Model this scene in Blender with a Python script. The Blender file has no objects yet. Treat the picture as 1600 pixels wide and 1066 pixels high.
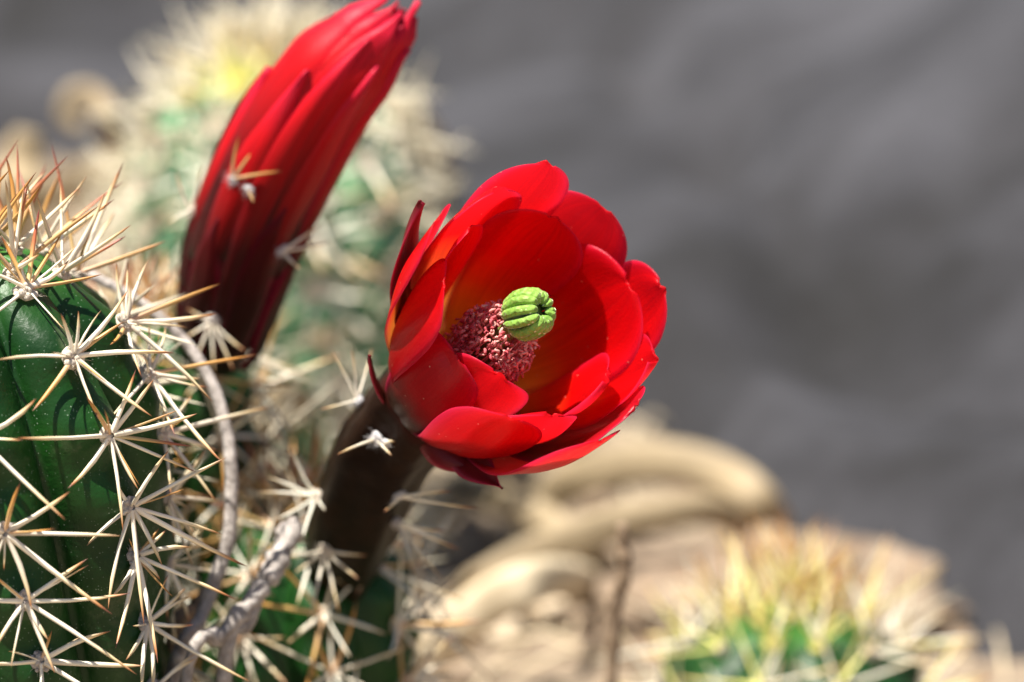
import bpy, math, random
from mathutils import Vector, Matrix, Quaternion, noise
random.seed(11)
R = math.radians
scene = bpy.context.scene
COL = scene.collection
U = 0.01                                   # the code is written in centimetres, the scene is in metres

# ------------------------------------------------------------------ camera
PITCH = R(14.0)
CAMZ = 20.0                                # camera height above the soil, cm
FOCUS = 39.0
FW = Vector((0, math.cos(PITCH), -math.sin(PITCH)))
UP = Vector((0, math.sin(PITCH), math.cos(PITCH)))
RT = Vector((1, 0, 0))
CAM = Vector((0, 0, CAMZ))
cd = bpy.data.cameras.new('camera'); cam = bpy.data.objects.new('camera', cd); COL.objects.link(cam)
cam.location = CAM * U
cam.rotation_euler = (math.pi/2 - PITCH, 0, 0)
cd.lens = 100; cd.sensor_width = 36; cd.clip_start = 0.01; cd.clip_end = 200
cd.dof.use_dof = True; cd.dof.focus_distance = (FOCUS - 0.1)*U; cd.dof.aperture_fstop = 10.0
scene.camera = cam

# ------------------------------------------------------------------ sky, sun, exposure
LS = Vector((-0.26, -0.15, 0.95)).normalized()      # towards the sun
w = bpy.data.worlds.new('World'); scene.world = w; w.use_nodes = True
nt = w.node_tree
sky = nt.nodes.new('ShaderNodeTexSky'); sky.sky_type = 'NISHITA'; sky.sun_disc = False
sky.sun_elevation = math.asin(LS.z); sky.sun_rotation = math.atan2(LS.x, LS.y)
bg = nt.nodes['Background']; bg.inputs['Strength'].default_value = 0.05
nt.links.new(sky.outputs[0], bg.inputs['Color'])
sd = bpy.data.lights.new('sun', 'SUN'); sun = bpy.data.objects.new('sun', sd); COL.objects.link(sun)
sd.energy = 4.9; sd.angle = R(0.5); sd.color = (1.0, 0.95, 0.87)
sun.rotation_euler = (-LS).to_track_quat('-Z', 'Y').to_euler()
sun.location = (-1, -0.5, 2)
vs = scene.view_settings
vs.view_transform = 'Standard'; vs.look = 'None'; vs.exposure = 1.1; vs.gamma = 1.0; vs.use_curve_mapping = False

# ------------------------------------------------------------------ helpers
K = 0.36/1600
def P(px, py, d):                          # a point d cm deep on the sight line through a photograph pixel
    return CAM + d*(FW + RT*((px-800)*K) + UP*((533-py)*K))
def proj(p):
    q = p - CAM; d = q.dot(FW)
    return (800 + q.dot(RT)/d/K, 533 - q.dot(UP)/d/K, d)
def V(r, u, t): return RT*r + UP*u - FW*t
def ground(px, py, z=0.0):
    r = FW + RT*((px-800)*K) + UP*((533-py)*K)
    return CAM + r*((z-CAM.z)/r.z)

W = {}
def tag(o, label=None, cat=None, group=None, kind=None):
    if label: o['label'] = label
    if cat: o['category'] = cat
    if group: o['group'] = group
    if kind: o['kind'] = kind
    return o
def place(name, data, M, parent=None):
    o = bpy.data.objects.new(name, data); COL.objects.link(o)
    W[o.name] = M
    if parent is not None:
        o.parent = parent; o.matrix_basis = W[parent.name].inverted() @ M
    else:
        o.matrix_basis = M
    return o
def root(name, loc): return place(name, None, Matrix.Translation(loc*U))
def mk(name, vs_, fs, mat, smooth=True, attrs=None):
    me = bpy.data.meshes.new(name)
    me.from_pydata([tuple(v) for v in vs_], [], fs); me.validate()
    if smooth: me.polygons.foreach_set('use_smooth', [True]*len(me.polygons))
    if attrs:
        for k, vals in attrs.items():
            a = me.attributes.new(k, 'FLOAT', 'POINT'); a.data.foreach_set('value', vals)
    me.materials.append(mat)
    return me
def put(name, verts, faces, mat, parent=None, origin=None, smooth=True, attrs=None):
    """a mesh given in world centimetres"""
    if origin is None:
        origin = sum(verts, Vector())/len(verts)
    me = mk(name, [(v-origin)*U for v in verts], faces, mat, smooth, attrs)
    return place(name, me, Matrix.Translation(origin*U), parent)
def frame(t, ref=Vector((0, 0, 1))):
    t = t.normalized()
    if abs(t.dot(ref)) > 0.97: ref = Vector((1, 0, 0))
    a = ref.cross(t).normalized(); return a, t.cross(a)
def sweep(pts, radii, seg=8, jitter=0.0, cap=True):
    vs_, fs = [], []
    n = len(pts); prev = None
    for i, p in enumerate(pts):
        t = (pts[min(i+1, n-1)] - pts[max(i-1, 0)]).normalized()
        if prev is None: a, b = frame(t)
        else:
            a = (prev - t*prev.dot(t)).normalized(); b = t.cross(a)
        prev = a
        for j in range(seg):
            an = 2*math.pi*j/seg
            r = radii[i]*(1 + random.uniform(-jitter, jitter))
            vs_.append(p + (a*math.cos(an) + b*math.sin(an))*r)
    for i in range(n-1):
        for j in range(seg):
            k = (j+1) % seg
            fs.append((i*seg+j, i*seg+k, (i+1)*seg+k, (i+1)*seg+j))
    if cap:
        fs.append(tuple(range(seg-1, -1, -1))); fs.append(tuple((n-1)*seg+j for j in range(seg)))
    return vs_, fs
def spline(ctrl, n):
    out = []; c = [ctrl[0]*2-ctrl[1]] + list(ctrl) + [ctrl[-1]*2-ctrl[-2]]
    m = len(ctrl)-1
    for i in range(n):
        x = i/(n-1)*m; k = min(int(x), m-1); f = x-k
        a, b, c_, d = c[k], c[k+1], c[k+2], c[k+3]
        out.append(0.5*((2*b) + (c_-a)*f + (2*a-5*b+4*c_-d)*f*f + (3*b-a-3*c_+d)*f**3))
    return out
def lerp(a, b, f): return a + (b-a)*f
def smooth(x): x = max(0, min(1, x)); return x*x*(3-2*x)
def interp(tab, x):
    for (a, va), (b, vb) in zip(tab, tab[1:]):
        if x <= b: return lerp(va, vb, smooth((x-a)/(b-a)) if b > a else 0)
    return tab[-1][1]
def icosphere(sub):
    t = (1+5**.5)/2
    vs_ = [Vector(v).normalized() for v in [(-1,t,0),(1,t,0),(-1,-t,0),(1,-t,0),(0,-1,t),(0,1,t),(0,-1,-t),(0,1,-t),(t,0,-1),(t,0,1),(-t,0,-1),(-t,0,1)]]
    fs = [(0,11,5),(0,5,1),(0,1,7),(0,7,10),(0,10,11),(1,5,9),(5,11,4),(11,10,2),(10,7,6),(7,1,8),(3,9,4),(3,4,2),(3,2,6),(3,6,8),(3,8,9),(4,9,5),(2,4,11),(6,2,10),(8,6,7),(9,8,1)]
    for _ in range(sub):
        cache, nf = {}, []
        def mid(a, b):
            k = (min(a, b), max(a, b))
            if k not in cache:
                vs_.append(((vs_[a]+vs_[b])/2).normalized()); cache[k] = len(vs_)-1
            return cache[k]
        for a, b, c in fs:
            x, y, z = mid(a, b), mid(b, c), mid(c, a)
            nf += [(a, x, z), (b, y, x), (c, z, y), (x, y, z)]
        fs = nf
    return vs_, fs

# ------------------------------------------------------------------ materials
class Mat:
    def __init__(s, name):
        s.m = bpy.data.materials.new(name); s.m.use_nodes = True
        s.t = s.m.node_tree; s.b = s.t.nodes['Principled BSDF']; s.out = s.t.nodes['Material Output']
    def n(s, typ, **kw):
        x = s.t.nodes.new('ShaderNode'+typ)
        for k, v in kw.items():
            if k in x.inputs: x.inputs[k].default_value = v
            else: setattr(x, k, v)
        return x
    def l(s, a, b): s.t.links.new(a, b)
    def setb(s, **kw):
        for k, v in kw.items(): s.b.inputs[k.replace('_', ' ')].default_value = v
    def ramp(s, fac, stops, mode='LINEAR'):
        r = s.n('ValToRGB'); e = r.color_ramp; e.interpolation = mode
        while len(e.elements) < len(stops): e.elements.new(0.5)
        for el, (p, c) in zip(e.elements, stops):
            el.position = p; el.color = (*c, 1) if len(c) == 3 else c
        s.l(fac, r.inputs['Fac']); return r.outputs['Color']
    def mix(s, fac, a, b, mode='MIX'):
        x = s.n('Mix', data_type='RGBA', blend_type=mode)
        for sock, val in ((x.inputs[0], fac), (x.inputs[6], a), (x.inputs[7], b)):
            if isinstance(val, (int, float)): sock.default_value = val
            elif isinstance(val, tuple): sock.default_value = (*val, 1)
            else: s.l(val, sock)
        return x.outputs[2]
    def math(s, op, a, b=0.0):
        x = s.n('Math', operation=op)
        for sock, val in zip(x.inputs, (a, b)):
            if isinstance(val, (int, float)): sock.default_value = val
            else: s.l(val, sock)
        return x.outputs[0]
    def attr(s, name):
        return s.n('Attribute', attribute_name=name).outputs['Fac']
    def noise(s, scale, detail=4, rough=0.55, coord=None, dist=0.0):
        x = s.n('TexNoise'); x.inputs['Scale'].default_value = scale; x.inputs['Detail'].default_value = detail
        x.inputs['Roughness'].default_value = rough; x.inputs['Distortion'].default_value = dist
        s.l(coord if coord else s.obj(), x.inputs['Vector']); return x.outputs['Fac']
    def obj(s):
        if not hasattr(s, '_o'): s._o = s.n('TexCoord')
        return s._o.outputs['Object']
    def bump(s, h, strength=0.3, dist=0.0005):
        x = s.n('Bump'); x.inputs['Strength'].default_value = strength; x.inputs['Distance'].default_value = dist
        s.l(h, x.inputs['Height']); s.l(x.outputs[0], s.b.inputs['Normal']); return x.outputs[0]

def petal_mat(name, stops, outer=None, trans=0.66, rough=0.34, spec=0.30, dusty=0.7):
    m = Mat(name)
    u, v = m.attr('pu'), m.attr('pv')
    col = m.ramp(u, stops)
    # long veins: noise stretched along the petal
    cx = m.n('CombineXYZ'); m.l(m.math('MULTIPLY', v, 9.0), cx.inputs[0]); m.l(m.math('MULTIPLY', u, 1.2), cx.inputs[1])
    oi = m.n('ObjectInfo'); m.l(m.math('MULTIPLY', oi.outputs['Random'], 40.0), cx.inputs[2])
    vein = m.noise(1.6, 5, 0.6, cx.outputs[0])
    hsv = m.n('HueSaturation'); m.l(col, hsv.inputs['Color'])
    m.l(m.math('ADD', m.math('MULTIPLY', vein, 0.5), 0.75), hsv.inputs['Value'])
    col = hsv.outputs['Color']
    # magenta flush at the edges
    ed = m.math('POWER', m.math('ABSOLUTE', v), 7.0)
    col = m.mix(m.math('MULTIPLY', ed, 0.55), col, (0.62, 0.02, 0.09))
    if outer:
        side = m.attr('side')                      # 1 on the outer face
        mid = m.math('SUBTRACT', 1.0, m.math('POWER', m.math('ABSOLUTE', v), 1.5))
        blotch = m.math('MULTIPLY', m.math('MULTIPLY', side, mid), m.ramp(m.noise(2.2, 3, 0.6, cx.outputs[0]), [(0.35, (0, 0, 0)), (0.65, (1, 1, 1))]))
        col = m.mix(m.math('MULTIPLY', blotch, outer[1]), col, outer[0])
    # scattered pale pollen dust
    vo = m.n('TexVoronoi'); vo.inputs['Scale'].default_value = 1100; m.l(m.obj(), vo.inputs['Vector'])
    sc = m.n('SeparateColor'); m.l(vo.outputs['Color'], sc.inputs[0])
    dust = m.math('MULTIPLY', m.math('LESS_THAN', vo.outputs['Distance'], 0.13), m.math('GREATER_THAN', sc.outputs[0], 0.94))
    col = m.mix(m.math('MULTIPLY', dust, dusty), col, (0.85, 0.55, 0.4))
    m.l(col, m.b.inputs['Base Color'])
    m.setb(Roughness=rough, Specular_IOR_Level=spec)
    m.b.inputs['Specular Tint'].default_value = (1, 0.8, 0.85, 1)
    h = m.math('ADD', m.math('MULTIPLY', vein, 0.6), m.noise(2500, 2))
    nb = m.bump(h, 0.22, 0.0003)
    gm = m.n('Gamma'); gm.inputs['Gamma'].default_value = 0.42; m.l(col, gm.inputs['Color'])
    tr = m.n('BsdfTranslucent'); m.l(gm.outputs[0], tr.inputs['Color']); m.l(nb, tr.inputs['Normal'])
    ms = m.n('MixShader'); ms.inputs[0].default_value = trans
    m.l(m.b.outputs[0], ms.inputs[1]); m.l(tr.outputs[0], ms.inputs[2]); m.l(ms.outputs[0], m.out.inputs['Surface'])
    return m.m

RED = (0.84, 0.003, 0.003)
M_PETAL = petal_mat('petal_red', [(0.0, (0.75, 0.42, 0.05)), (0.26, (0.82, 0.25, 0.02)), (0.46, (0.84, 0.06, 0.008)), (0.66, RED), (1.0, (0.74, 0.004, 0.010))], ((0.20, 0.004, 0.012), 0.35))
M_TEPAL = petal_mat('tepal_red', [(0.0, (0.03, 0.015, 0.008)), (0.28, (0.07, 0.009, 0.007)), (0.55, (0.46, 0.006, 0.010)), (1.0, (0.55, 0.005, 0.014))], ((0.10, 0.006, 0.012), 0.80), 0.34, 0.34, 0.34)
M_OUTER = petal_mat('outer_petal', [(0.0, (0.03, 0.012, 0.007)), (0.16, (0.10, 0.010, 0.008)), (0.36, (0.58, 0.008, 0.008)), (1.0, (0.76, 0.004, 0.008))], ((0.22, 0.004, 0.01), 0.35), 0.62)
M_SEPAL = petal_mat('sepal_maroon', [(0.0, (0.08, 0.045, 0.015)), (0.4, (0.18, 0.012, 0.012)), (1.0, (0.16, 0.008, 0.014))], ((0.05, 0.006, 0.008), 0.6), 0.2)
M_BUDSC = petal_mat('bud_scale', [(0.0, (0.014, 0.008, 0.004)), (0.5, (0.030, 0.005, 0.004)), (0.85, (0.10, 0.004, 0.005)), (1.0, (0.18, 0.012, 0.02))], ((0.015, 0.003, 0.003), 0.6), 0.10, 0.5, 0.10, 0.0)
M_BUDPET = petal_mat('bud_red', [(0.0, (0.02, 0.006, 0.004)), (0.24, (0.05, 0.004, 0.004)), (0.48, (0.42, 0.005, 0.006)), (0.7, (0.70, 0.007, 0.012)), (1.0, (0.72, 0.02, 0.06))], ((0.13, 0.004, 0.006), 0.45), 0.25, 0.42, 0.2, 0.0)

def tube_mat():
    m = Mat('flower_tube')
    u = m.attr('pu')
    col = m.ramp(u, [(0.0, (0.010, 0.013, 0.005)), (0.4, (0.013, 0.007, 0.004)), (0.75, (0.020, 0.008, 0.005)), (1.0, (0.10, 0.010, 0.008))])
    col = m.mix(m.ramp(m.noise(180, 4), [(0.45, (0, 0, 0)), (0.7, (0.6, 0.6, 0.6))]), col, (0.03, 0.014, 0.007))
    m.l(col, m.b.inputs['Base Color']); m.setb(Roughness=0.5, Specular_IOR_Level=0.07)
    m.bump(m.noise(900, 4), 0.3, 0.0004); return m.m
M_TUBE = tube_mat()

def body_mat(name, c0, c1, c2):
    m = Mat(name)
    u = m.attr('crest')
    col = m.mix(m.ramp(m.noise(60, 5), [(0.35, (0, 0, 0)), (0.7, (1, 1, 1))]), c0, c1)
    col = m.mix(m.math('MULTIPLY', m.attr('apex'), 0.8), col, c2)
    vo = m.n('TexVoronoi'); vo.inputs['Scale'].default_value = 2600; m.l(m.obj(), vo.inputs['Vector'])
    sc = m.n('SeparateColor'); m.l(vo.outputs['Color'], sc.inputs[0])
    dot = m.math('MULTIPLY', m.math('LESS_THAN', vo.outputs['Distance'], 0.27), m.math('GREATER_THAN', sc.outputs[0], 0.80))
    patch = m.ramp(m.noise(230, 3), [(0.42, (0, 0, 0)), (0.62, (1, 1, 1))])
    col = m.mix(m.math('MULTIPLY', m.math('MULTIPLY', dot, patch), 0.4), col, (0.42, 0.52, 0.40))
    scar = m.ramp(m.noise(90, 7, 0.7), [(0.57, (0, 0, 0)), (0.70, (0.6, 0.6, 0.6))])
    col = m.mix(scar, col, (0.10, 0.12, 0.06))
    m.l(col, m.b.inputs['Base Color']); m.setb(Roughness=0.42, Specular_IOR_Level=0.28)
    m.bump(m.math('ADD', m.noise(1100, 3), m.math('MULTIPLY', m.noise(120, 4), 2.0)), 0.28, 0.0004)
    return m.m
M_BODY = body_mat('cactus_skin', (0.004, 0.028, 0.005), (0.011, 0.068, 0.008), (0.06, 0.20, 0.03))
M_BODY_PALE = body_mat('cactus_skin_pale', (0.10, 0.24, 0.13), (0.16, 0.34, 0.18), (0.62, 0.60, 0.14))

def spine_mat(name, stops, streak=0.55):
    m = Mat(name)
    sx = m.n('SeparateXYZ'); m.l(m.obj(), sx.inputs[0])
    oi = m.n('ObjectInfo')
    z = m.math('ADD', sx.outputs[2], m.math('MULTIPLY', m.math('SUBTRACT', oi.outputs['Random'], 0.5), 0.16))
    col = m.ramp(z, stops)
    nz = m.noise(7, 5, 0.7)
    col = m.mix(m.math('MULTIPLY', m.ramp(nz, [(0.5, (0, 0, 0)), (0.72, (1, 1, 1))]), streak), col, (0.30, 0.26, 0.22))
    hs = m.n('HueSaturation'); m.l(col, hs.inputs['Color'])
    m.l(m.math('ADD', m.math('MULTIPLY', oi.outputs['Random'], 0.4), 0.8), hs.inputs['Value'])
    m.l(hs.outputs['Color'], m.b.inputs['Base Color']); m.setb(Roughness=0.42)
    return m.m
M_SP = spine_mat('spine_straw', [(0.0, (0.80, 0.70, 0.54)), (0.4, (0.89, 0.82, 0.66)), (0.74, (0.80, 0.62, 0.34)), (0.93, (0.40, 0.16, 0.05)), (1.0, (0.14, 0.04, 0.02))])
M_SPB = spine_mat('spine_amber', [(0.0, (0.66, 0.42, 0.26)), (0.4, (0.58, 0.36, 0.13)), (0.8, (0.52, 0.24, 0.05)), (1.0, (0.16, 0.05, 0.02))], 0.15)
M_SPR = spine_mat('spine_russet', [(0.0, (0.72, 0.58, 0.30)), (0.35, (0.64, 0.42, 0.16)), (0.65, (0.46, 0.14, 0.06)), (1.0, (0.20, 0.04, 0.03))], 0.1)
M_SPY = spine_mat('spine_yellow', [(0.0, (0.78, 0.76, 0.20)), (0.5, (0.84, 0.78, 0.32)), (0.85, (0.74, 0.52, 0.22)), (1.0, (0.34, 0.14, 0.05))], 0.1)
M_SPC = spine_mat('spine_cream', [(0.0, (0.82, 0.80, 0.66)), (0.7, (0.86, 0.82, 0.68)), (1.0, (0.60, 0.44, 0.24))], 0.1)
def simple(name, c0, c1, scale=300, rough=0.8, bump=0.4, dist=0.0006):
    m = Mat(name); nz = m.noise(scale, 6, 0.65)
    m.l(m.mix(m.ramp(nz, [(0.32, (0, 0, 0)), (0.68, (1, 1, 1))]), c0, c1), m.b.inputs['Base Color'])
    m.setb(Roughness=rough); m.bump(nz, bump, dist); return m.m
M_WOOL = simple('areole_wool', (0.46, 0.36, 0.28), (0.85, 0.78, 0.64), 500, 0.9)
M_WOOLW = simple('white_wool', (0.48, 0.46, 0.47), (0.76, 0.74, 0.73), 500, 0.9)
M_WOOLG = simple('grey_wool', (0.30, 0.26, 0.24), (0.66, 0.60, 0.54), 600, 0.9)
M_WOOLY = simple('yellow_wool', (0.76, 0.70, 0.18), (0.92, 0.86, 0.34), 500, 0.9)

# ------------------------------------------------------------------ spines and areoles (shared meshes)
def spine_mesh(name, mat, bend, seg=7):
    prof = [(0, 1.25), (0.03, 1.1), (0.10, 1.0), (0.4, 0.95), (0.7, 0.78), (0.9, 0.42), (1.0, 0.05)]
    vs_, fs = [], []
    for z, r in prof:
        off = bend*4*z*(1-z)
        for j in range(seg):
            a = 2*math.pi*j/seg
            vs_.append((r*math.cos(a)*(1.0+0.12*math.sin(9*z+bend)) + off, r*math.sin(a)*0.86, z))
    n = len(prof)
    for i in range(n-1):
        for j in range(seg):
            k = (j+1) % seg; fs.append((i*seg+j, i*seg+k, (i+1)*seg+k, (i+1)*seg+j))
    fs.append(tuple(range(seg-1, -1, -1))); fs.append(tuple((n-1)*seg+j for j in range(seg)))
    return mk(name, vs_, fs, mat)
SPM = {}
for key, mt in (('straw', M_SP), ('amber', M_SPB), ('russet', M_SPR), ('yellow', M_SPY), ('cream', M_SPC)):
    SPM[key] = [spine_mesh('spine', mt, b) for b in (-1.3, -0.5, 0.3, 0.8, 1.5)]
def spine_matrix(a, b, t):
    d = b-a; q = d.to_track_quat('Z', 'Y') @ Quaternion((0, 0, 1), random.uniform(0, 6.28))
    return Matrix.LocRotScale(a*U, q, (t*U, t*U, d.length*U))
def spine(a, b, t, key, parent):
    o = place('spine', random.choice(SPM[key]), spine_matrix(a, b, t), parent)
    return o
def wool_mesh(name, mat, hairs=46, grains=16, wild=1.0):
    """radius about 1; outward is +Z"""
    vs_, fs = [], []
    sv, sf = icosphere(1)
    def add(c, r, sq=0.8):
        b = len(vs_)
        vs_.extend(Vector((c[0]+v.x*r*random.uniform(.8, 1.15), c[1]+v.y*r*random.uniform(.8, 1.15), c[2]+v.z*r*sq)) for v in sv)
        fs.extend(tuple(i+b for i in f) for f in sf)
    add((0, 0, 0.05), 0.82, 0.55)
    for _ in range(grains):
        a = random.uniform(0, 6.283); r = random.uniform(0.1, 0.86)
        add((r*math.cos(a), r*math.sin(a), 0.45*(1-r*r)+random.uniform(0, .15)), random.uniform(0.14, 0.3))
    for _ in range(hairs):
        a = random.uniform(0, 6.283); r = random.uniform(0.2, 0.9)
        p = Vector((r*math.cos(a), r*math.sin(a), 0.3))
        d = Vector((math.cos(a)*r, math.sin(a)*r, random.uniform(0.1, 0.9))).normalized()
        side = d.cross(Vector((random.gauss(0, 1), random.gauss(0, 1), random.gauss(0, 1)))).normalized()*0.022
        L = random.uniform(0.35, 0.8)*wild; kink = Vector((random.gauss(0, 1), random.gauss(0, 1), random.gauss(0, 1)))*0.12
        b = len(vs_); s2 = d.cross(side).normalized()*0.02
        m_ = p+d*L*0.55+kink; e = p+d*L
        vs_.extend([p+side, p-side, p+s2, m_+side*.8, m_-side*.8, m_+s2*.8, e])
        fs.extend([(b, b+1, b+4, b+3), (b+1, b+2, b+5, b+4), (b+2, b, b+3, b+5), (b+3, b+4, b+6), (b+4, b+5, b+6), (b+5, b+3, b+6)])
    return mk(name, vs_, fs, mat)
WOOL = {k: [wool_mesh('areole', m, wild=wl) for _ in range(3)] for k, m, wl in (('wool', M_WOOL, 1), ('white', M_WOOLW, 1.7), ('grey', M_WOOLG, 1), ('yellow', M_WOOLY, 1.3))}
def areole(p, N, r, key, parent):
    q = N.to_track_quat('Z', 'Y') @ Quaternion((0, 0, 1), random.uniform(0, 6.28))
    return place('areole', random.choice(WOOL[key]), Matrix.LocRotScale(p*U, q, (r*U,)*3), parent)

# ------------------------------------------------------------------ cactus stems
class Stem:
    def __init__(s, base, height, rad, ribs, phase, twist=0.0, depth=0.2, dome=1.0, spacing=1.1, lean=Vector((0, 0, 0)), bump=0.05):
        s.base, s.h, s.r, s.n, s.ph, s.tw, s.dep, s.dome, s.sp, s.lean, s.bump = base, height, rad, ribs, phase, twist, depth, dome, spacing, lean, bump
        # profile table (arc parameter -> radius, z)
        s.prof = []
        hz = height - rad*dome
        for i in range(30): s.prof.append((rad*(0.86+0.14*smooth(i/18)), hz*i/30))
        for i in range(41):
            a = i/40*math.pi/2
            s.prof.append((rad*math.cos(a)**0.9 if i < 40 else 0.0, hz + rad*dome*math.sin(a)))
    def at(s, th, k, crest=None):
        """point on the skin: angle th (0 = towards -Y), k = index in the profile"""
        i = min(int(k), len(s.prof)-2); f = k-i
        r = lerp(s.prof[i][0], s.prof[i+1][0], f); z = lerp(s.prof[i][1], s.prof[i+1][1], f)
        c = abs(math.cos(s.n*(th - s.theta0(z))/2))
        rr = r*(1 - s.dep*(1-c**0.75))
        rr += s.bump*s.r*c*c*math.cos(2*math.pi*(s.h-z)/s.sp)*min(1, r/s.r*1.4)
        return s.base + Vector((rr*math.sin(th), -rr*math.cos(th), z)) + s.lean*(z/s.h)**1.0, c
    def theta0(s, z): return s.ph + s.tw*(s.h - z)
    def crest(s, rib, k):
        i = min(int(k), len(s.prof)-2); f = k-i
        z = lerp(s.prof[i][1], s.prof[i+1][1], f)
        th = s.theta0(z) + 2*math.pi*rib/s.n
        p, _ = s.at(th, k)
        p1, _ = s.at(th, min(k+0.4, len(s.prof)-1.01)); p0, _ = s.at(th, max(k-0.4, 0))
        t = (p1-p0).normalized(); side = Vector((math.cos(th), math.sin(th), 0))
        N = side.cross(t).normalized()
        if N.dot(Vector((math.sin(th), -math.cos(th), 0.3))) < 0: N = -N
        return p, N, t, side
    def build(s, parent, mat, per=16):
        nt_ = s.n*per; nk = len(s.prof)
        vs_, fs, cr, ap = [], [], [], []
        ks = []
        for i in range(nk-1): ks += [i, i+0.5]
        ks.append(nk-1)
        for k in ks:
            for j in range(nt_):
                th = 2*math.pi*j/nt_
                kk = min(k, nk-1.0001)
                zz = lerp(s.prof[int(kk)][1], s.prof[min(int(kk)+1, nk-1)][1], kk-int(kk))
                p, c = s.at(th + s.tw*(s.h-zz), kk)
                nz = noise.noise(p*0.9)*0.05
                p = p + Vector((math.sin(th), -math.cos(th), 0))*nz
                vs_.append(p); cr.append(c); ap.append(smooth((kk-50)/20))
        for i in range(len(ks)-1):
            for j in range(nt_):
                k = (j+1) % nt_
                fs.append((i*nt_+j, i*nt_+k, (i+1)*nt_+k, (i+1)*nt_+j))
        return put('body', vs_, fs, mat, parent, s.base, attrs={'crest': cr, 'apex': ap})
    def arcs(s, spacing, top=0.25):
        """profile indices every `spacing` cm of arc length from the apex down"""
        out, acc, nxt = [], 0.0, top
        for i in range(len(s.prof)-1, 0, -1):
            (r1, z1), (r0, z0) = s.prof[i], s.prof[i-1]
            d = math.hypot(r1-r0, z1-z0)
            while acc + d >= nxt:
                out.append(i - (nxt-acc)/d); nxt += spacing
            acc += d
        return out

def radial_spines(p, N, t, side, n, L, thick, keys, lift=(0.15, 0.5), central=1, up=0.0):
    out = []
    a0 = random.uniform(0, 6.28)
    for i in range(n):
        a = a0 + 2*math.pi*i/n + random.uniform(-.25, .25)
        d = (t*math.cos(a) + side*math.sin(a) + N*random.uniform(*lift) + Vector((0, 0, up))).normalized()
        l = L*random.uniform(0.55, 1.25)
        b = p + N*0.06 + d*0.06
        out.append((b, b+d*l, thick*random.uniform(.75, 1.1), random.choice(keys)))
    for i in range(central):
        d = (N + t*random.uniform(-.2, .6) + side*random.uniform(-.5, .5) + Vector((0, 0, up))).normalized()
        b = p + N*0.08
        out.append((b, b+d*L*random.uniform(.8, 1.2), thick*1.1, random.choice(keys)))
    return out
def joined_spines(lst, mat, parent, name='far_spines'):
    vs_, fs = [], []
    for a, b, t, key in lst:
        sv, sf = sweep([a, lerp(a, b, .5), lerp(a, b, .85), b], [t, t*.8, t*.4, t*.04], 5)
        n = len(vs_); vs_ += sv; fs += [tuple(i+n for i in f) for f in sf]
    if not vs_: return
    o = put(name, vs_, fs, mat, parent); tag(o, kind='stuff'); return o
def simple_mat(name, c, rough=0.5):
    return simple(name, tuple(x*0.8 for x in c), c, 120, rough, 0.1)
M_FARSP = simple_mat('far_spine', (0.78, 0.70, 0.52))

def grow(stem, parent, spacing, nsp, L, thick, keyfn, wool, wr, cap=290, skip=(), lift=(0.15, 0.5), up_apex=0.6, top=0.25, central=1):
    """areoles with spines along every rib; the most visible spines are single parts, the rest one part"""
    todo = []
    for rib in range(stem.n):
        for q, k in enumerate(stem.arcs(spacing, top + 0.5*spacing*(rib % 2))):
            if (rib, 'all') in skip: continue
            p, N, t, side = stem.crest(rib, k)
            if p.z < 0.4: continue
            x, y, d = proj(p)
            face = N.dot((CAM-p).normalized())
            vis = (face > -0.25) and (-150 < x < 1750) and (-150 < y < 1190)
            todo.append((0 if vis else 1, -face, k, p, N, t, side))
    todo.sort(key=lambda a: (a[0], a[1]))
    used, far = 0, []
    for v, _, k, p, N, t, side in todo:
        ap = smooth((k-46)/20)
        sp = radial_spines(p, N, t, side, nsp, L, thick, keyfn(ap), lift, central, up_apex*ap)
        if v == 0 and used + len(sp) <= cap:
            a = areole(p, N, wr, wool(ap), parent)
            for s_ in sp: spine(*s_, a)
            used += len(sp)
        else:
            far += sp
            if v == 0: areole(p, N, wr, wool(ap), parent)
    joined_spines(far, M_FARSP, parent)

# ------------------------------------------------------------------ the setting: soil and grey rock
def soil_mat():
    m = Mat('soil')
    big = m.noise(9, 6, 0.6); fine = m.noise(260, 6, 0.7)
    col = m.mix(m.ramp(big, [(0.35, (0, 0, 0)), (0.65, (1, 1, 1))]), (0.26, 0.19, 0.125), (0.11, 0.09, 0.075))
    col = m.mix(m.ramp(fine, [(0.35, (0, 0, 0)), (0.7, (1, 1, 1))]), col, (0.36, 0.28, 0.19))
    m.l(col, m.b.inputs['Base Color']); m.setb(Roughness=0.95); m.bump(fine, 0.8, 0.002); return m.m
def rock_mat():
    m = Mat('grey_rock')
    mp = m.n('Mapping'); m.l(m.obj(), mp.inputs[0]); mp.inputs['Rotation'].default_value = (0.3, 0.2, 0.6); mp.inputs['Scale'].default_value = (1, 2.2, 1.4)
    big = m.noise(7, 5, 0.6, mp.outputs[0], 0.4); fine = m.noise(160, 6, 0.7)
    col = m.ramp(big, [(0.37, (0.007, 0.006, 0.006)), (0.48, (0.021, 0.020, 0.023)), (0.66, (0.060, 0.059, 0.067))])
    col = m.mix(m.ramp(fine, [(0.4, (0, 0, 0)), (0.7, (0.5, 0.5, 0.5))]), col, (0.024, 0.024, 0.027))
    m.l(col, m.b.inputs['Base Color']); m.setb(Roughness=0.9); m.bump(fine, 0.6, 0.003); return m.m
M_SOIL, M_ROCK = soil_mat(), rock_mat()

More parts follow.
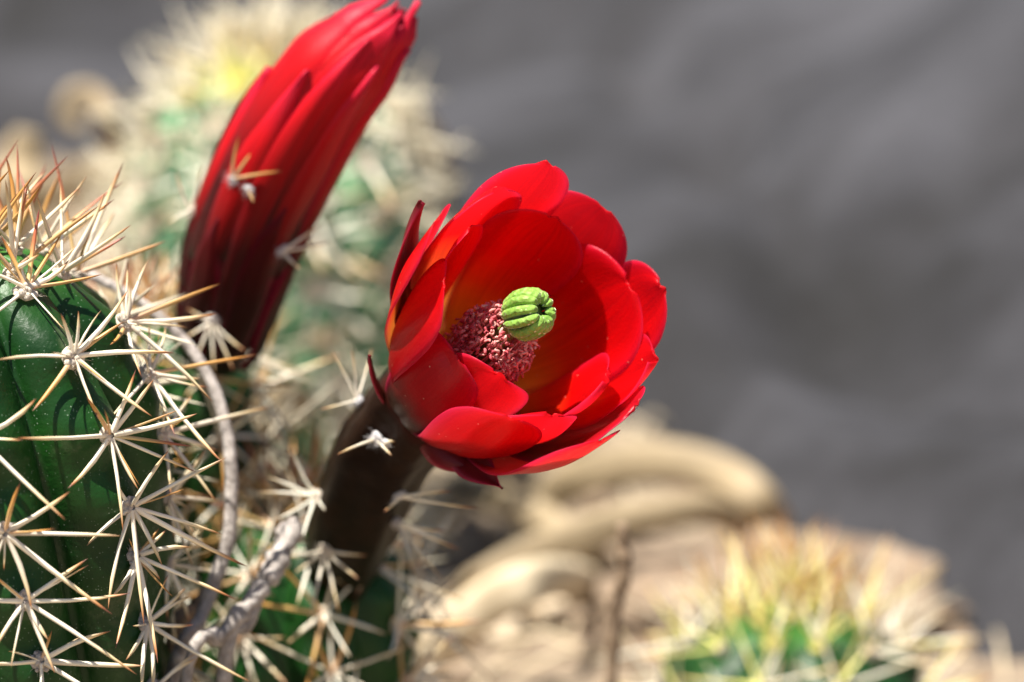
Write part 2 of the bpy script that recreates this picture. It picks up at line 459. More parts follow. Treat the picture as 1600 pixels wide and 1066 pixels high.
def sgrid(n, near, far):
    return [math.copysign(near*abs(t) + (far-near)*abs(t)**5, t) for t in [(-1+2*i/n) for i in range(n+1)]]
def soil_z(x, y):
    v = Vector((x*0.11, y*0.11, 0.3))
    fade = 1.0/(1+((x*x+(y-50)**2)/200.0**2))
    return (0.7*noise.fractal(v, 0.9, 2.0, 5) + 0.25*noise.noise(v*6))*fade - 0.3
gx = sgrid(150, 110, 4000); gy = [50 + t for t in sgrid(150, 110, 4000)]
vs_ = [Vector((x, y, soil_z(x, y))) for y in gy for x in gx]
n1 = len(gx)
fs = [(j*n1+i, j*n1+i+1, (j+1)*n1+i+1, (j+1)*n1+i) for j in range(len(gy)-1) for i in range(n1-1)]
tag(put('ground', vs_, fs, M_SOIL, None, Vector((0, 50, 0))), 'tan and brown dry soil under the cacti', 'soil', kind='structure')

# grey outcrop: its foot runs from the right, near, to the left, far
FOOT = [(40, 40), (9.6, 55), (6.6, 63), (3.0, 70), (-17, 108), (-120, 190)]
def foot_dist(x, y):
    best = 1e9; sg = 1
    for (ax, ay), (bx, by) in zip(FOOT, FOOT[1:]):
        dx, dy = bx-ax, by-ay; t = max(0, min(1, ((x-ax)*dx+(y-ay)*dy)/(dx*dx+dy*dy)))
        d = math.hypot(x-ax-dx*t, y-ay-dy*t)
        if d < best:
            best = d; sg = 1 if dx*(y-ay)-dy*(x-ax) < 0 else -1
    return best*sg
def rock_z(x, y):
    q = foot_dist(x, y) + 2.0*noise.noise(Vector((x*.15, y*.15, 7)))
    z = -2.2 + 4.2*smooth((q+1.5)/3.5) + 0.40*max(0, q) - 0.00045*max(0, q)**2
    v = Vector((x*0.035, y*0.05, 2.0))
    lump = noise.fractal(v, 0.85, 2.1, 6)
    crack = abs(noise.noise(Vector((x*0.03+y*0.03, y*0.022-x*0.05, 5.0)) + Vector((1, 1, 0))*0.3*lump))
    return z + min(1, max(0, q)/6)*(2.6*max(lump, -0.5) - 3.0*math.exp(-(crack/0.06)**2)) + 0.3*noise.noise(v*14)
xs = [-150 + 330*i/190 for i in range(191)]; ys = [38 + 260*(i/170)**1.3 for i in range(171)]
vs_ = [Vector((x, y, rock_z(x, y))) for y in ys for x in xs]
n1 = len(xs)
fs = [(j*n1+i, j*n1+i+1, (j+1)*n1+i+1, (j+1)*n1+i) for j in range(len(ys)-1) for i in range(n1-1)
      if max(vs_[j*n1+i].z, vs_[(j+1)*n1+i+1].z, vs_[j*n1+i+1].z) > -2.0]
tag(put('rock_slope', vs_, fs, M_ROCK, None, Vector((0, 100, 0))), 'blurred grey rock slope behind the flower', 'rock', kind='structure')

# ------------------------------------------------------------------ cactus in front, at the left edge
A_PX = -30
cA = P(A_PX, 800, 40.6); cA = Vector((cA.x, cA.y, 0))
def top_height(px, py, x, y):
    # z at which the sight line through (px, py) passes the vertical axis at depth y
    r = FW + RT*((px-800)*K) + UP*((533-py)*K); return CAM.z + r.z*((y-CAM.y)/r.y)
hA = top_height(A_PX, 395, cA.x, cA.y) + 0.1
stA = Stem(cA, hA, 2.66, 9, R(42), R(4.6), 0.24, 1.25, 1.1, bump=0.03)
rA = root('cactus', cA)
tag(rA, 'sharp dark green ribbed cactus with long straw spines beside the thin dead stem', 'cactus', 'cactus stems of the clump')
stA.build(rA, M_BODY, 20)

# areoles of the three ribs that face the camera: (rib, areole pixel, [(spine tip pixel, colour key)])
s_, a_, r_ = 'straw', 'amber', 'russet'
A_SPEC = [
 (0, (50, 455), [((110, 360), a_), ((117, 405), s_), ((166, 421), a_), ((-22, 517), s_), ((35, 395), s_), ((-30, 420), s_), ((74, 330), r_), ((5, 372), a_)]),
 (0, (75, 560), [((160, 450), s_), ((163, 506), a_), ((241, 543), s_), ((197, 656), s_), ((113, 665), s_), ((18, 648), a_), ((-40, 562), s_), ((87, 482), s_), ((62, 498), s_)]),
 (1, (152, 512), [((310, 449), a_), ((296, 496), s_), ((195, 408), s_), ((144, 412), s_), ((289, 637), s_), ((182, 603), s_), ((128, 550), a_), ((161, 450), s_)]),
 (1, (220, 590), [((394, 546), a_), ((157, 662), s_), ((306, 590), s_), ((230, 511), s_), ((337, 724), s_), ((262, 684), s_), ((250, 530), s_)]),
 (0, (150, 680), [((4, 687), s_), ((292, 644), s_), ((295, 690), r_), ((291, 736), s_), ((86, 766), s_), ((171, 831), s_), ((198, 771), s_), ((216, 598), s_), ((188, 583), s_), ((118, 621), a_)]),
 (0, (190, 790), [((252, 699), s_), ((342, 721), s_), ((382, 887), s_), ((345, 832), s_), ((215, 972), s_), ((159, 958), s_), ((125, 845), s_), ((245, 880), s_), ((179, 755), s_)]),
 (0, (212, 872), [((301, 847), s_), ((266, 828), s_), ((252, 824), a_), ((370, 939), s_), ((252, 908), s_), ((250, 1040), s_), ((178, 942), s_), ((188, 1006), s_)]),
 (0, (222, 975), [((298, 974), s_), ((393, 1068), s_), ((284, 912), s_), ((302, 927), s_), ((221, 1090), s_), ((196, 1034), s_), ((244, 1080), s_)]),
 (-1, (0, 685), [((90, 615), s_), ((34, 628), s_), ((134, 811), s_), ((15, 808), s_), ((-110, 720), s_), ((-80, 610), s_), ((-60, 790), s_)]),
 (-1, (12, 830), [((114, 762), s_), ((35, 753), a_), ((193, 839), s_), ((180, 963), s_), ((55, 956), s_), ((-90, 880), s_), ((-70, 790), s_), ((-20, 930), s_)]),
 (-1, (28, 940), [((195, 925), s_), ((130, 874), s_), ((212, 1057), s_), ((62, 1002), s_), ((76, 1060), s_), ((-12, 1012), s_), ((-80, 935), s_), ((-30, 900), s_)]),
 (-1, (45, 1035), [((206, 1038), s_), ((148, 987), s_), ((180, 1120), s_), ((58, 985), a_), ((40, 1120), s_), ((-60, 1040), s_)]),
 (0, (228, 1075), [((330, 1090), s_), ((300, 1030), s_), ((200, 1180), s_), ((150, 1100), s_)]),
 (1, (246, 680), [((340, 700), s_), ((420, 632), s_), ((300, 620), s_), ((330, 780), s_), ((262, 770), s_)]),
 (1, (262, 775), [((360, 790), s_), ((330, 700), s_), ((300, 880), s_), ((282, 840), s_), ((320, 850), s_)]),
 (1, (266, 880), [((360, 900), s_), ((330, 820), s_), ((310, 980), s_), ((272, 970), s_)]),
]
def pin(stem, rib, px, py):
    best = None
    for i in range(0, 700):
        k = i/700*(len(stem.prof)-1.01)
        p = stem.crest(rib, k)[0]; x, y, d = proj(p)
        e = (y-py)**2 + 0.15*(x-px)**2
        if best is None or e < best[0]: best = (e, k)
    return best[1]
for rib, (ax, ay), tips in A_SPEC:
    k = pin(stA, rib, ax, ay)
    p, N, t, side = stA.crest(rib, k)
    x, y, d = proj(p)
    a = areole(p, N, 0.21 if ay < 600 else 0.17, 'wool' if ay < 700 else 'grey', rA)
    vd = (CAM-p).normalized()
    Nb = (N*0.55 + vd*0.45).normalized()
    for sp in radial_spines(p, N, t, side, 3, 0.75, 0.018, ['straw', 'amber'], (0.2, 0.9), 0): spine(*sp, a)
    for (tx, ty), key in tips:
        tx += x-ax; ty += y-ay
        L = math.hypot(tx-x, ty-y)*K*d
        q = p + Nb*(random.uniform(0.18, 0.34)*L + 0.06)
        ray = P(tx, ty, 1.0)-CAM
        tip = CAM + ray*((q-CAM).dot(Nb)/ray.dot(Nb))
        b0 = p + N*0.07 + (tip-p).normalized()*0.05
        tip = tip + Vector((random.gauss(0, .04), random.gauss(0, .04), random.gauss(0, .04)))
        spine(b0, tip, random.uniform(0.028, 0.042)*(0.8 + 0.2*min(1, L)), key, a)
# crown: young areoles with reddish spines standing up
for rib in range(9):
    for q, kk in enumerate(stA.arcs(0.75, 0.35 + 0.3*(rib % 2))):
        p, N, t, side = stA.crest(rib, kk)
        x, y, d = proj(p)
        if y > 440 and (rib % 9) in (0, 1, 8) and N.dot((CAM-p).normalized()) > 0.2: break
        if q > 2: break
        a = areole(p, N, 0.15 + 0.02*q, 'wool', rA)
        for sp in radial_spines(p, N, t, side, 4, 1.25 + 0.15*q, 0.036, ['straw', 'russet', 'amber', 'straw'], (0.5, 1.3), 1, 0.35): spine(*sp, a)
# the ribs turned away
far = []
for rib in range(9):
    if rib in (0, 8): continue
    for q, kk in enumerate(stA.arcs(1.15, 2.8 + 0.5*(rib % 2))):
        p, N, t, side = stA.crest(rib, kk)
        if p.z < 0.5 or (rib == 1 and proj(p)[1] < 940): continue
        areole(p, N, 0.17, 'grey', rA)
        far += radial_spines(p, N, t, side, 7, 1.25, 0.042, ['straw'])
joined_spines(far, M_FARSP, rA)

# ------------------------------------------------------------------ the other stems
def std_key(ap): return ['straw', 'straw', 'cream', 'amber'] if ap < 0.5 else ['straw', 'russet', 'amber']
# bears the open flower
cB = P(478, 1000, 46.2); cB = Vector((cB.x, cB.y, 0))
hB = top_height(478, 800, cB.x, cB.y)
stB = Stem(cB, hB, 1.85, 8, R(10), R(3), 0.18, 1.1, 1.1)
rB = root('cactus', cB)
tag(rB, 'shaded short green cactus from which the open red flower grows', 'cactus', 'cactus stems of the clump')
stB.build(rB, M_BODY)
grow(stB, rB, 0.95, 8, 1.3, 0.034, std_key, lambda ap: 'wool', 0.15, 290)
# bears the closed bud
cC = P(236, 700, 46.6); cC = Vector((cC.x, cC.y, 0))
hC = top_height(236, 500, cC.x, cC.y)
stC = Stem(cC, hC, 1.75, 8, R(0), R(2), 0.18, 1.1, 1.1)
rC = root('cactus', cC)
tag(rC, 'half hidden spiny green cactus from which the closed red bud grows', 'cactus', 'cactus stems of the clump')
stC.build(rC, M_BODY)
grow(stC, rC, 0.95, 8, 1.35, 0.034, std_key, lambda ap: 'wool', 0.15, 290)
# blurred tall stem behind the bud
cD = P(435, 500, 60.5); cD = Vector((cD.x, cD.y, 0))
hD = top_height(425, 95, cD.x, cD.y)
stD = Stem(cD, hD, 3.1, 10, R(8), R(3), 0.2, 1.2, 1.2)
rD = root('cactus', cD)
tag(rD, 'blurred tall pale cactus with yellow woolly crown behind the red bud', 'cactus', 'cactus stems of the clump')
stD.build(rD, M_BODY_PALE)
grow(stD, rD, 0.95, 11, 1.5, 0.055, lambda ap: ['cream', 'cream', 'straw'] if ap < 0.3 else ['yellow'], lambda ap: 'wool' if ap < .35 else 'yellow', 0.30, 290, top=0.2)
# young stem at the lower right
cE = P(1240, 1060, 51.5); cE = Vector((cE.x, cE.y, 0))
hE = top_height(1240, 962, cE.x, cE.y)
stE = Stem(cE, hE, 2.6, 9, R(14), R(4), 0.2, 0.85, 1.0)
rE = root('cactus', cE)
tag(rE, 'low blurred cactus with yellow green crown and upright amber spines before tan stone', 'cactus', 'cactus stems of the clump')
stE.build(rE, M_BODY)
grow(stE, rE, 1.0, 6, 1.6, 0.036, lambda ap: ['cream', 'straw', 'straw', 'yellow'] if ap < 0.45 else ['yellow', 'yellow', 'straw', 'amber', 'amber'], lambda ap: 'wool' if ap < .4 else 'yellow', 0.2, 290, up_apex=1.1, lift=(0.25, 0.7), top=0.15)

# ------------------------------------------------------------------ petals
def grid_thick(fn, nu, nv, th, us=None):
    """two faces of a thin curved blade joined round the edge; fn(u, v) with v in -1..1"""
    us = us or [i/(nu-1) for i in range(nu)]
    vvs = [-1 + 2*j/(nv-1) for j in range(nv)]
    g = [[fn(u, v) for v in vvs] for u in us]
    top, bot, pu, pv, sd_ = [], [], [], [], []
    for i, u in enumerate(us):
        for j, v in enumerate(vvs):
            du = g[min(i+1, nu-1)][j]-g[max(i-1, 0)][j]; dv = g[i][min(j+1, nv-1)]-g[i][max(j-1, 0)]
            N = du.cross(dv)
            if N.length < 1e-9: N = Vector((0, 0, 1))
            N.normalize()
            e = th*(0.30 + 0.70*(1-abs(v)**4))*(1-0.55*u**6)
            top.append(g[i][j]); bot.append(g[i][j]+N*e); pu.append(u); pv.append(v)
    n = nu*nv; fs = []
    for i in range(nu-1):
        for j in range(nv-1):
            a, b, c, d = i*nv+j, i*nv+j+1, (i+1)*nv+j+1, (i+1)*nv+j
            fs.append((a, b, c, d)); fs.append((n+a, n+d, n+c, n+b))
    for i in range(nu-1):
        for j in (0, nv-1):
            a, d = i*nv+j, (i+1)*nv+j
            fs.append((a, d, n+d, n+a) if j == 0 else (a, n+a, n+d, d))
    for j in range(nv-1):
        for i in (0, nu-1):
            a, b = i*nv+j, i*nv+j+1
            fs.append((a, n+a, n+b, b) if i == 0 else (a, b, n+b, n+a))
    return top+bot, fs, {'pu': pu*2, 'pv': pv*2, 'side': [0.0]*n + [1.0]*n}

S = P(825, 491, FOCUS)                           # heart of the flower: centre of the stigma
AX = V(0.50, 0.44, 0.745).normalized()           # the way the flower opens
flower = root('cactus_flower', P(532, 885, 45.0))
tag(flower, 'open bright red cup shaped flower with green stigma on dark spiny tube', 'flower')
bud_base = P(336, 528, 44.9)
bud = root('flower_bud', bud_base)
tag(bud, 'closed slender red bud with dark maroon base and overlapping scales', 'flower bud')

def petal(tip_px, s, w, r0=0.5, s0=-2.55, full=0.0, tipr=2.6, flat=0.25, curl=0.0, ruf=0.022, mat=M_PETAL, name='petal', shift=0.0, umax=0.74, base_w=0.30, th=0.055, belly=0.85, cup=1.03, pw=0.5, lay=0.0):
    ray = P(*tip_px, 1.0)-CAM
    q = S + AX*s
    T = CAM + ray*((q-CAM).dot(AX)/ray.dot(AX))
    radv = (T-q); Rt = radv.length; rad = radv.normalized()
    tang = AX.cross(rad)
    if shift:                                    # base sits at another azimuth than the tip
        radb = Quaternion(AX, shift) @ rad
    else: radb = rad
    def bz(u):
        r = ((1-u)**3*r0 + 3*(1-u)**2*u*(r0+belly*(Rt-r0)) + 3*(1-u)*u*u*(Rt*cup + full) + u**3*Rt) + lay*math.sin(math.pi*min(1, u*1.0+0.08))**0.6
        z = ((1-u)**3*s0 + 3*(1-u)**2*u*(s0+0.22*(s-s0)) + 3*(1-u)*u*u*(s0+0.62*(s-s0)) + u**3*s)
        return r, z
    seed = Vector((random.uniform(0, 99), random.uniform(0, 99), 0))
    def fn(u, v):
        r, z = bz(u)
        if u < umax: hw = w*(base_w + (1-base_w)*smooth(u/umax))
        else:
            x = (u-umax)/(1-umax); hw = w*max(0.002 if pw < 1 else 0.05, (1-x**tipr))**pw
        az = Quaternion(AX, shift*(1-u)) @ rad
        tg = AX.cross(az)
        rr = max(r, 0.4)*1.12
        al = max(-1.25, min(1.25, v*hw/rr))
        rot = az*math.cos(al) + tg*math.sin(al)
        curved = rot*r
        flatp = az*r + tg*(v*hw)
        pos = curved.lerp(flatp, flat)
        outd = rot
        nz = noise.noise(seed + Vector((u*2.2, v*1.5, 0)))*ruf*3.2*u + noise.noise(seed + Vector((u*5, v*4, 3)))*ruf*0.35*u*u*abs(v)
        ripple = math.sin(v*5+seed.x)*ruf*0.5*max(0, u-.6)
        mid = -0.035*math.exp(-(v/0.16)**2)*(1-u)     # a shallow midrib groove
        pos = pos + outd*(nz + ripple + mid + curl*(abs(v)**2)*u*u)
        return S + AX*(z + 0.05*noise.noise(seed+Vector((v*1.2, u, 9)))*u*u) + pos
    us = [0.9965*(1-(1-i/29)**1.8) for i in range(30)]
    g = grid_thick(fn, 30, 17, th, us)
    return put(name, g[0], g[1], mat, flower, attrs=g[2])

# inner petals, whose inner faces show
petal((856, 252), 0.85, 0.74, r0=0.55, flat=0.25, curl=-0.05)                # top back
petal((778, 290), 0.62, 0.80, r0=0.5, flat=0.15, curl=-0.08)                 # left of it, in front
petal((868, 338), 0.20, 0.92, r0=0.42, flat=0.2, curl=-0.04)                 # inner top
petal((944, 323), 0.48, 0.92, r0=0.55, flat=0.2, lay=0.03)                   # upper right
petal((988, 446), 0.20, 1.16, r0=0.5, flat=0.12)                             # right, inner
petal((1036, 448), 0.50, 0.78, r0=0.6, flat=0.25, lay=0.06)                  # far right, outer
petal((1028, 560), 0.30, 0.76, r0=0.55, flat=0.1, curl=-0.14)                # right lower, folded
petal((954, 590), 0.00, 0.80, r0=0.45, flat=0.1, curl=-0.06, ruf=0.05)       # lower right, inner
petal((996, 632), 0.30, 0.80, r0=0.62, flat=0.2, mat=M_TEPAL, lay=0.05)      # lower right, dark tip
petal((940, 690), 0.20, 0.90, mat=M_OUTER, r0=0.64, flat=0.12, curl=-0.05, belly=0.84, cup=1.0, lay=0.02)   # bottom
petal((862, 650), 0.00, 0.86, r0=0.5, flat=0.1, ruf=0.06)                    # bottom inner
# petals on the near side, whose outer faces show
petal((735, 352), 0.25, 0.56, r0=0.45, flat=0.0, curl=-0.04, belly=0.75, cup=0.95, lay=-0.06)
petal((682, 340), 0.45, 0.84, r0=0.55, flat=0.1, curl=-0.04, belly=0.66, cup=0.95, lay=0.05)
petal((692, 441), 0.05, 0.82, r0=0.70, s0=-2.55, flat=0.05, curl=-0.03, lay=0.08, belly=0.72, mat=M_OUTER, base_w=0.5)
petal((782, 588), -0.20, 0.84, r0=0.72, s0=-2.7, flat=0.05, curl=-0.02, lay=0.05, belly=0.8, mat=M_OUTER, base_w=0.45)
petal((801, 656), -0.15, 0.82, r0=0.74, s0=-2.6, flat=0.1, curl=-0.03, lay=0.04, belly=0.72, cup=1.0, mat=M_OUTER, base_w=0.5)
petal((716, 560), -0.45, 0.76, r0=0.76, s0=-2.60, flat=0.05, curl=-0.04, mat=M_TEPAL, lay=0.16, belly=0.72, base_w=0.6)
# pointed outer sepals
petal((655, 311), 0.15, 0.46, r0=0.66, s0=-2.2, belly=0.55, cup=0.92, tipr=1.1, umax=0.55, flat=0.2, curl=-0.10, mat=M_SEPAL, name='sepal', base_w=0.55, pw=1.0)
def hanging_sepal(base, tip, hw, peak, sharp, keel):
    """a short stiff sepal bent down from the top of the tube"""
    ax = tip-base; f = (CAM-base).normalized(); f = (f - ax*(f.dot(ax)/ax.length_squared)).normalized(); sd_ = ax.cross(f).normalized()
    def fn(u, v):
        w_ = hw*(0.55 + 0.45*smooth(u/peak)) if u < peak else hw*max(0.03, 1-((u-peak)/(1-peak))**sharp)
        return base + ax*u - sd_*(v*w_) + f*(keel*(1-v*v) + 0.10*math.sin(math.pi*u))
    g = grid_thick(fn, 18, 9, 0.05)
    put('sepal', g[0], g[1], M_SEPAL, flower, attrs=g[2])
hanging_sepal(P(690, 680, 40.9), P(781, 760, 39.6), 0.27, 0.6, 1.5, -0.08)
hanging_sepal(P(655, 668, 41.0), P(736, 736, 40.2), 0.28, 0.55, 2.0, 0.08)
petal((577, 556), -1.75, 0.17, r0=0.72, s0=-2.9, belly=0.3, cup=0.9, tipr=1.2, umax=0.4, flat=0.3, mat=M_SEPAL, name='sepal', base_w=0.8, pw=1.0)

# ------------------------------------------------------------------ tube under the petals
thr = S + AX*(-2.25)
tb = [P(528, 890, 45.2), P(551, 820, 43.8), P(592, 720, 42.5), P(640, 655, 41.6), S + AX*(-2.75), thr]
tpts = spline(tb, 34)
trad = [interp([(0, 0.62), (0.25, 0.70), (0.55, 0.72), (0.8, 0.75), (0.93, 0.76), (1.0, 0.62)], i/33) for i in range(34)]
seg = 40
tv, tf = sweep(tpts, trad, seg)
pu = []
for i in range(34):
    c = tpts[i]
    for j in range(seg):
        v = tv[i*seg+j]; d = (v-c)
        rib_ = math.cos(2*math.pi*j/seg*5 + i*0.14)
        tv[i*seg+j] = c + d*(1 + 0.075*rib_*(1-smooth((i-24)/9)) + 0.06*noise.noise(v*2.4) + 0.02*noise.noise(v*9))
        pu.append(i/33)
put('flower_tube', tv, tf, M_TUBE, flower, attrs={'pu': pu})

def surf_areole(owner, px, py, pts, rads, tips, size, wool='white', keys='straw', thick=0.026):
    """an areole on the near skin of a swept tube, where the sight line meets it"""
    ray = (P(px, py, 1.0)-CAM).normalized(); best = None
    for i in range(400):
        d = 37 + 10*i/400
        q = CAM + ray*d/ray.dot(FW)
        for c, r in zip(pts, rads):
            e = (q-c).length - r
            if e < 0.02: best = (q, c); break
        if best: break
    if best is None:
        m_ = min(((((CAM + ray*(37+10*i/200)/ray.dot(FW))-c).length - r, i, c, r) for i in range(200) for c, r in zip(pts, rads)), key=lambda a: a[0])
        q = CAM + ray*(37+10*m_[1]/200)/ray.dot(FW); c = m_[2]; q = c + (q-c).normalized()*m_[3]
        best = (q, c)
    q, c = best; N = (q-c).normalized()
    a = areole(q, N, size, wool, owner)
    d0 = proj(q)[2]
    for tip in tips:
        if len(tip) == 2: (tx, ty), out = tip, 0.2
        else: tx, ty, out = tip
        spine(q + N*0.05, P(tx, ty, d0 - out), thick, keys, a)
    return a
surf_areole(flower, 545, 614, tpts, trad, [(517, 545, .1), (549, 540, .2), (582, 542, -.3), (500, 640, .3)], 0.12, thick=0.017)
surf_areole(flower, 590, 684, tpts, trad, [(526, 711, .5), (612, 712, .3)], 0.13, thick=0.022)
surf_areole(flower, 604, 692, tpts, trad, [(618, 690, .2)], 0.09)
surf_areole(flower, 498, 776, tpts, trad, [(405, 770, .5), (418, 745, .4), (430, 812, .4), (470, 850, .5), (508, 798, .3), (455, 700, .2)], 0.15, 'wool', 'cream', 0.026)
surf_areole(flower, 622, 772, tpts, trad, [(707, 767, .3), (752, 795, .4), (600, 800, .3)], 0.12, 'white', 'straw', 0.022)
surf_areole(flower, 510, 858, tpts, trad, [(480, 980, .6), (560, 905, .4), (460, 895, .4), (440, 870, .4), (530, 960, .3), (575, 868, .4)], 0.15, 'wool', 'straw', 0.028)
surf_areole(flower, 618, 815, tpts, trad, [(700, 830, .2), (690, 905, .2), (720, 860, .1), (650, 900, .4)], 0.12, 'grey', 'straw', 0.026)

# ------------------------------------------------------------------ stigma, style and stamens
def stigma_mat():
    m = Mat('stigma_green')
    nz = m.noise(700, 4, 0.6)
    col = m.mix(m.ramp(nz, [(0.35, (0, 0, 0)), (0.7, (1, 1, 1))]), (0.12, 0.27, 0.02), (0.28, 0.46, 0.07))
    vo = m.n('TexVoronoi'); vo.inputs['Scale'].default_value = 1500; m.l(m.obj(), vo.inputs['Vector'])
    sc = m.n('SeparateColor'); m.l(vo.outputs['Color'], sc.inputs[0])
    col = m.mix(m.math('MULTIPLY', m.math('LESS_THAN', vo.outputs['Distance'], 0.3), m.math('GREATER_THAN', sc.outputs[0], 0.72)), col, (0.62, 0.70, 0.40))
    m.l(col, m.b.inputs['Base Color']); m.setb(Roughness=0.6, Sheen_Weight=0.5, Sheen_Roughness=0.4)
    m.b.inputs['Sheen Tint'].default_value = (0.9, 1, 0.7, 1)
    m.bump(vo.outputs['Distance'], 0.7, 0.0003); return m.m
M_STIG = stigma_mat()
M_STYLE = simple('style_green', (0.10, 0.16, 0.03), (0.20, 0.24, 0.06), 200, 0.5)
NS = V(0.72, 0.26, 0.60).normalized()
sa, sb = frame(NS, UP)
style_pts = spline([S+AX*(-2.7), S+AX*(-1.4), S+AX*(-0.5)+NS*-0.05, S-NS*0.22, S+NS*0.16], 18)
sv, sf = sweep(style_pts, [0.13]*12+[0.17, 0.22, 0.25, 0.25, 0.22, 0.12], 14)
stigma = put('stigma', sv, sf, M_STYLE, flower)
NL = 14
for i in range(NL):
    a = 2*math.pi*i/NL + random.uniform(-.07, .07)
    rd = sa*math.cos(a) + sb*math.sin(a)
    path, rads = [], []
    stop = random.uniform(9, 19)
    for j in range(18):
        f = j/17
        be = R(lerp(158, stop, f))
        rr = 0.300*math.sin(be)**0.62; zz = math.cos(be)*0.30
        p = S + rd*rr + NS*zz
        p += (rd.cross(NS))*0.03*math.sin(f*3+i)
        if f > 0.86: p += -NS*0.07*((f-0.86)/0.14)**2 - rd*0.03*((f-.86)/.14)
        path.append(p)
        rads.append(0.066*min(1, (0.45+f*2.2))*(math.sqrt(max(0.03, 1-((f-0.80)/0.20)**2)) if f > 0.80 else 1))
    path = spline(path, 40); rads = [lerp(rads[min(int(k*17/39), 16)], rads[min(int(k*17/39)+1, 17)], k*17/39-min(int(k*17/39), 16)) for k in range(40)]
    v_, f_ = sweep(path, rads, 16)
    v_ = [p + (p-S).normalized()*(0.007*noise.noise(p*14) + 0.007*noise.noise(p*48)) for p in v_]
    put('stigma_lobe', v_, f_, M_STIG, stigma)

def anther_mat():
    m = Mat('anther_pink')
    r = m.attr('rnd')
    col = m.ramp(r, [(0.0, (0.26, 0.02, 0.04)), (0.3, (0.55, 0.08, 0.10)), (0.6, (0.74, 0.26, 0.24)), (1.0, (0.86, 0.52, 0.44))])
    m.l(col, m.b.inputs['Base Color']); m.setb(Roughness=0.7); m.bump(m.noise(3000, 3), 0.4, 0.0002); return m.m
M_ANTH = anther_mat()
xa, xb = frame(AX, UP)
vs_, fs, rn = [], [], []
def add_tube(pts, rads, sg, r):
    v_, f_ = sweep(pts, rads, sg)
    b = len(vs_); vs_.extend(v_); fs.extend(tuple(i+b for i in f) for f in f_); rn.extend([r]*len(v_))
for i in range(760):
    a = random.uniform(0, 6.283); q = random.random()**0.6
    sx = -1.42 + 1.10*random.random()
    rmax = 0.60*math.sqrt(max(0.1, 1-((sx+1.05)/0.85)**2))
    rr = rmax*(0.55+0.45*q)
    c = S + AX*sx + (xa*math.cos(a)+xb*math.sin(a))*rr
    d = (AX*random.uniform(.1, 1) + Vector((random.gauss(0, 1), random.gauss(0, 1), random.gauss(0, 1)))*0.6).normalized()
    sd_, _ = frame(d, Vector((random.gauss(0, 1), random.gauss(0, 1), random.gauss(0, 1))).normalized())
    L = random.uniform(0.030, 0.056); bend = random.uniform(-.03, .05)
    t = random.uniform(0.014, 0.025)
    rnd = min(1, max(0, 0.05 + 0.75*random.random()**1.2 + 0.3*(sx+0.9)))
    add_tube([c-d*L, c-d*L*.4+sd_*bend, c+d*L*.4+sd_*bend, c+d*L], [t*.55, t, t, t*.5], 6, rnd)
    if i % 5 == 0:
        b = S + AX*(-2.5) + (xa*math.cos(a)+xb*math.sin(a))*0.4
        add_tube([b, lerp(b, c, .5), c-d*L], [0.012]*3, 4, 0.5)
for px, py, o in ((792, 572, .0), (776, 588, .0), (788, 591, .1), (802, 574, .1), (783, 566, -.1)):   # shed anthers
    ray = P(px, py, 1.0)-CAM; q = S+AX*(-1.45)
    c = CAM + ray*((q-CAM).dot(AX)/ray.dot(AX))
    add_tube([c-xa*.04, c+xb*.01, c+xa*.04], [0.014, 0.026, 0.012], 6, 0.1)
o = put('stamen_cluster', vs_, fs, M_ANTH, flower, attrs={'rnd': rn}); tag(o, kind='stuff')

# ------------------------------------------------------------------ the closed bud
bc = spline([bud_base + V(-0.05, -0.35, -0.1), P(352, 480, 44.5), P(392, 350, 43.8), P(462, 205, 43.2), P(545, 85, 42.8), P(628, 5, 42.6)], 40)
def bud_r(t): return interp([(0, 0.50), (0.15, 0.68), (0.36, 0.80), (0.55, 0.84), (0.75, 0.76), (0.9, 0.54), (1.0, 0.26)], t)
def bud_axis(t):
    x = max(0, min(1, t))*39; i = min(int(x), 38); return lerp(bc[i], bc[i+1], x-i)
ba, bb = frame((bc[-1]-bc[0]), -FW)
brad = [bud_r(i/39) for i in range(40)]
tv, tf = sweep(bc[:34], [r*0.93 for r in brad[:34]], 36)
put('bud_tube', tv, tf, M_TUBE, bud, attrs={'pu': [i/39*0.9 for i in range(34) for j in range(36)]})
bax = (bc[-1]-bc[0]).normalized()
bx = (RT - bax*RT.dot(bax)).normalized(); by = bax.cross(bx)      # bx: right on the picture; by: depth
if by.dot(FW) > 0: by = -by                                       # by: towards the camera
def bud_petal(az, t0, t1, wid, off, mat, name, tip=1.6, flare=0.0, uoff=0.0):
    sd_ = Vector((random.uniform(0, 99), 0, 0))
    def fn(u, v):
        t = lerp(t0, t1, u)
        um = 0.55
        w = wid*(0.75+0.25*smooth(u/um)) if u < um else wid*max(0.03, 1-((u-um)/(1-um))**tip)
        an = az + v*w + 0.05*noise.noise(sd_+Vector((u*3, 0, 0)))
        e = max(0.0, t-1.0)
        r = bud_r(t) + off*(0.3+0.7*smooth(u*3)) - 0.02*abs(v)**2 + flare*max(0, u-.75)*4*(1-.3*abs(v)) + 0.03*noise.noise(sd_+Vector((u*2.5, v*1.5, 0)))
        r += 0.05*(1-v*v)*(1 if u < .9 else 1)                    # keeled back
        c = bud_axis(t) + bax*(e*5.5)
        return c + (bx*math.cos(an) + by*math.sin(an))*r
    g = grid_thick(fn, 26, 13, 0.03, None)
    put(name, g[0], g[1], mat, bud, attrs=g[2])
for i in range(4): bud_petal(R(20 + 90*i), 0.35, 1.03-0.02*i, 1.0, -0.06, M_BUDPET, 'petal', 2.2)
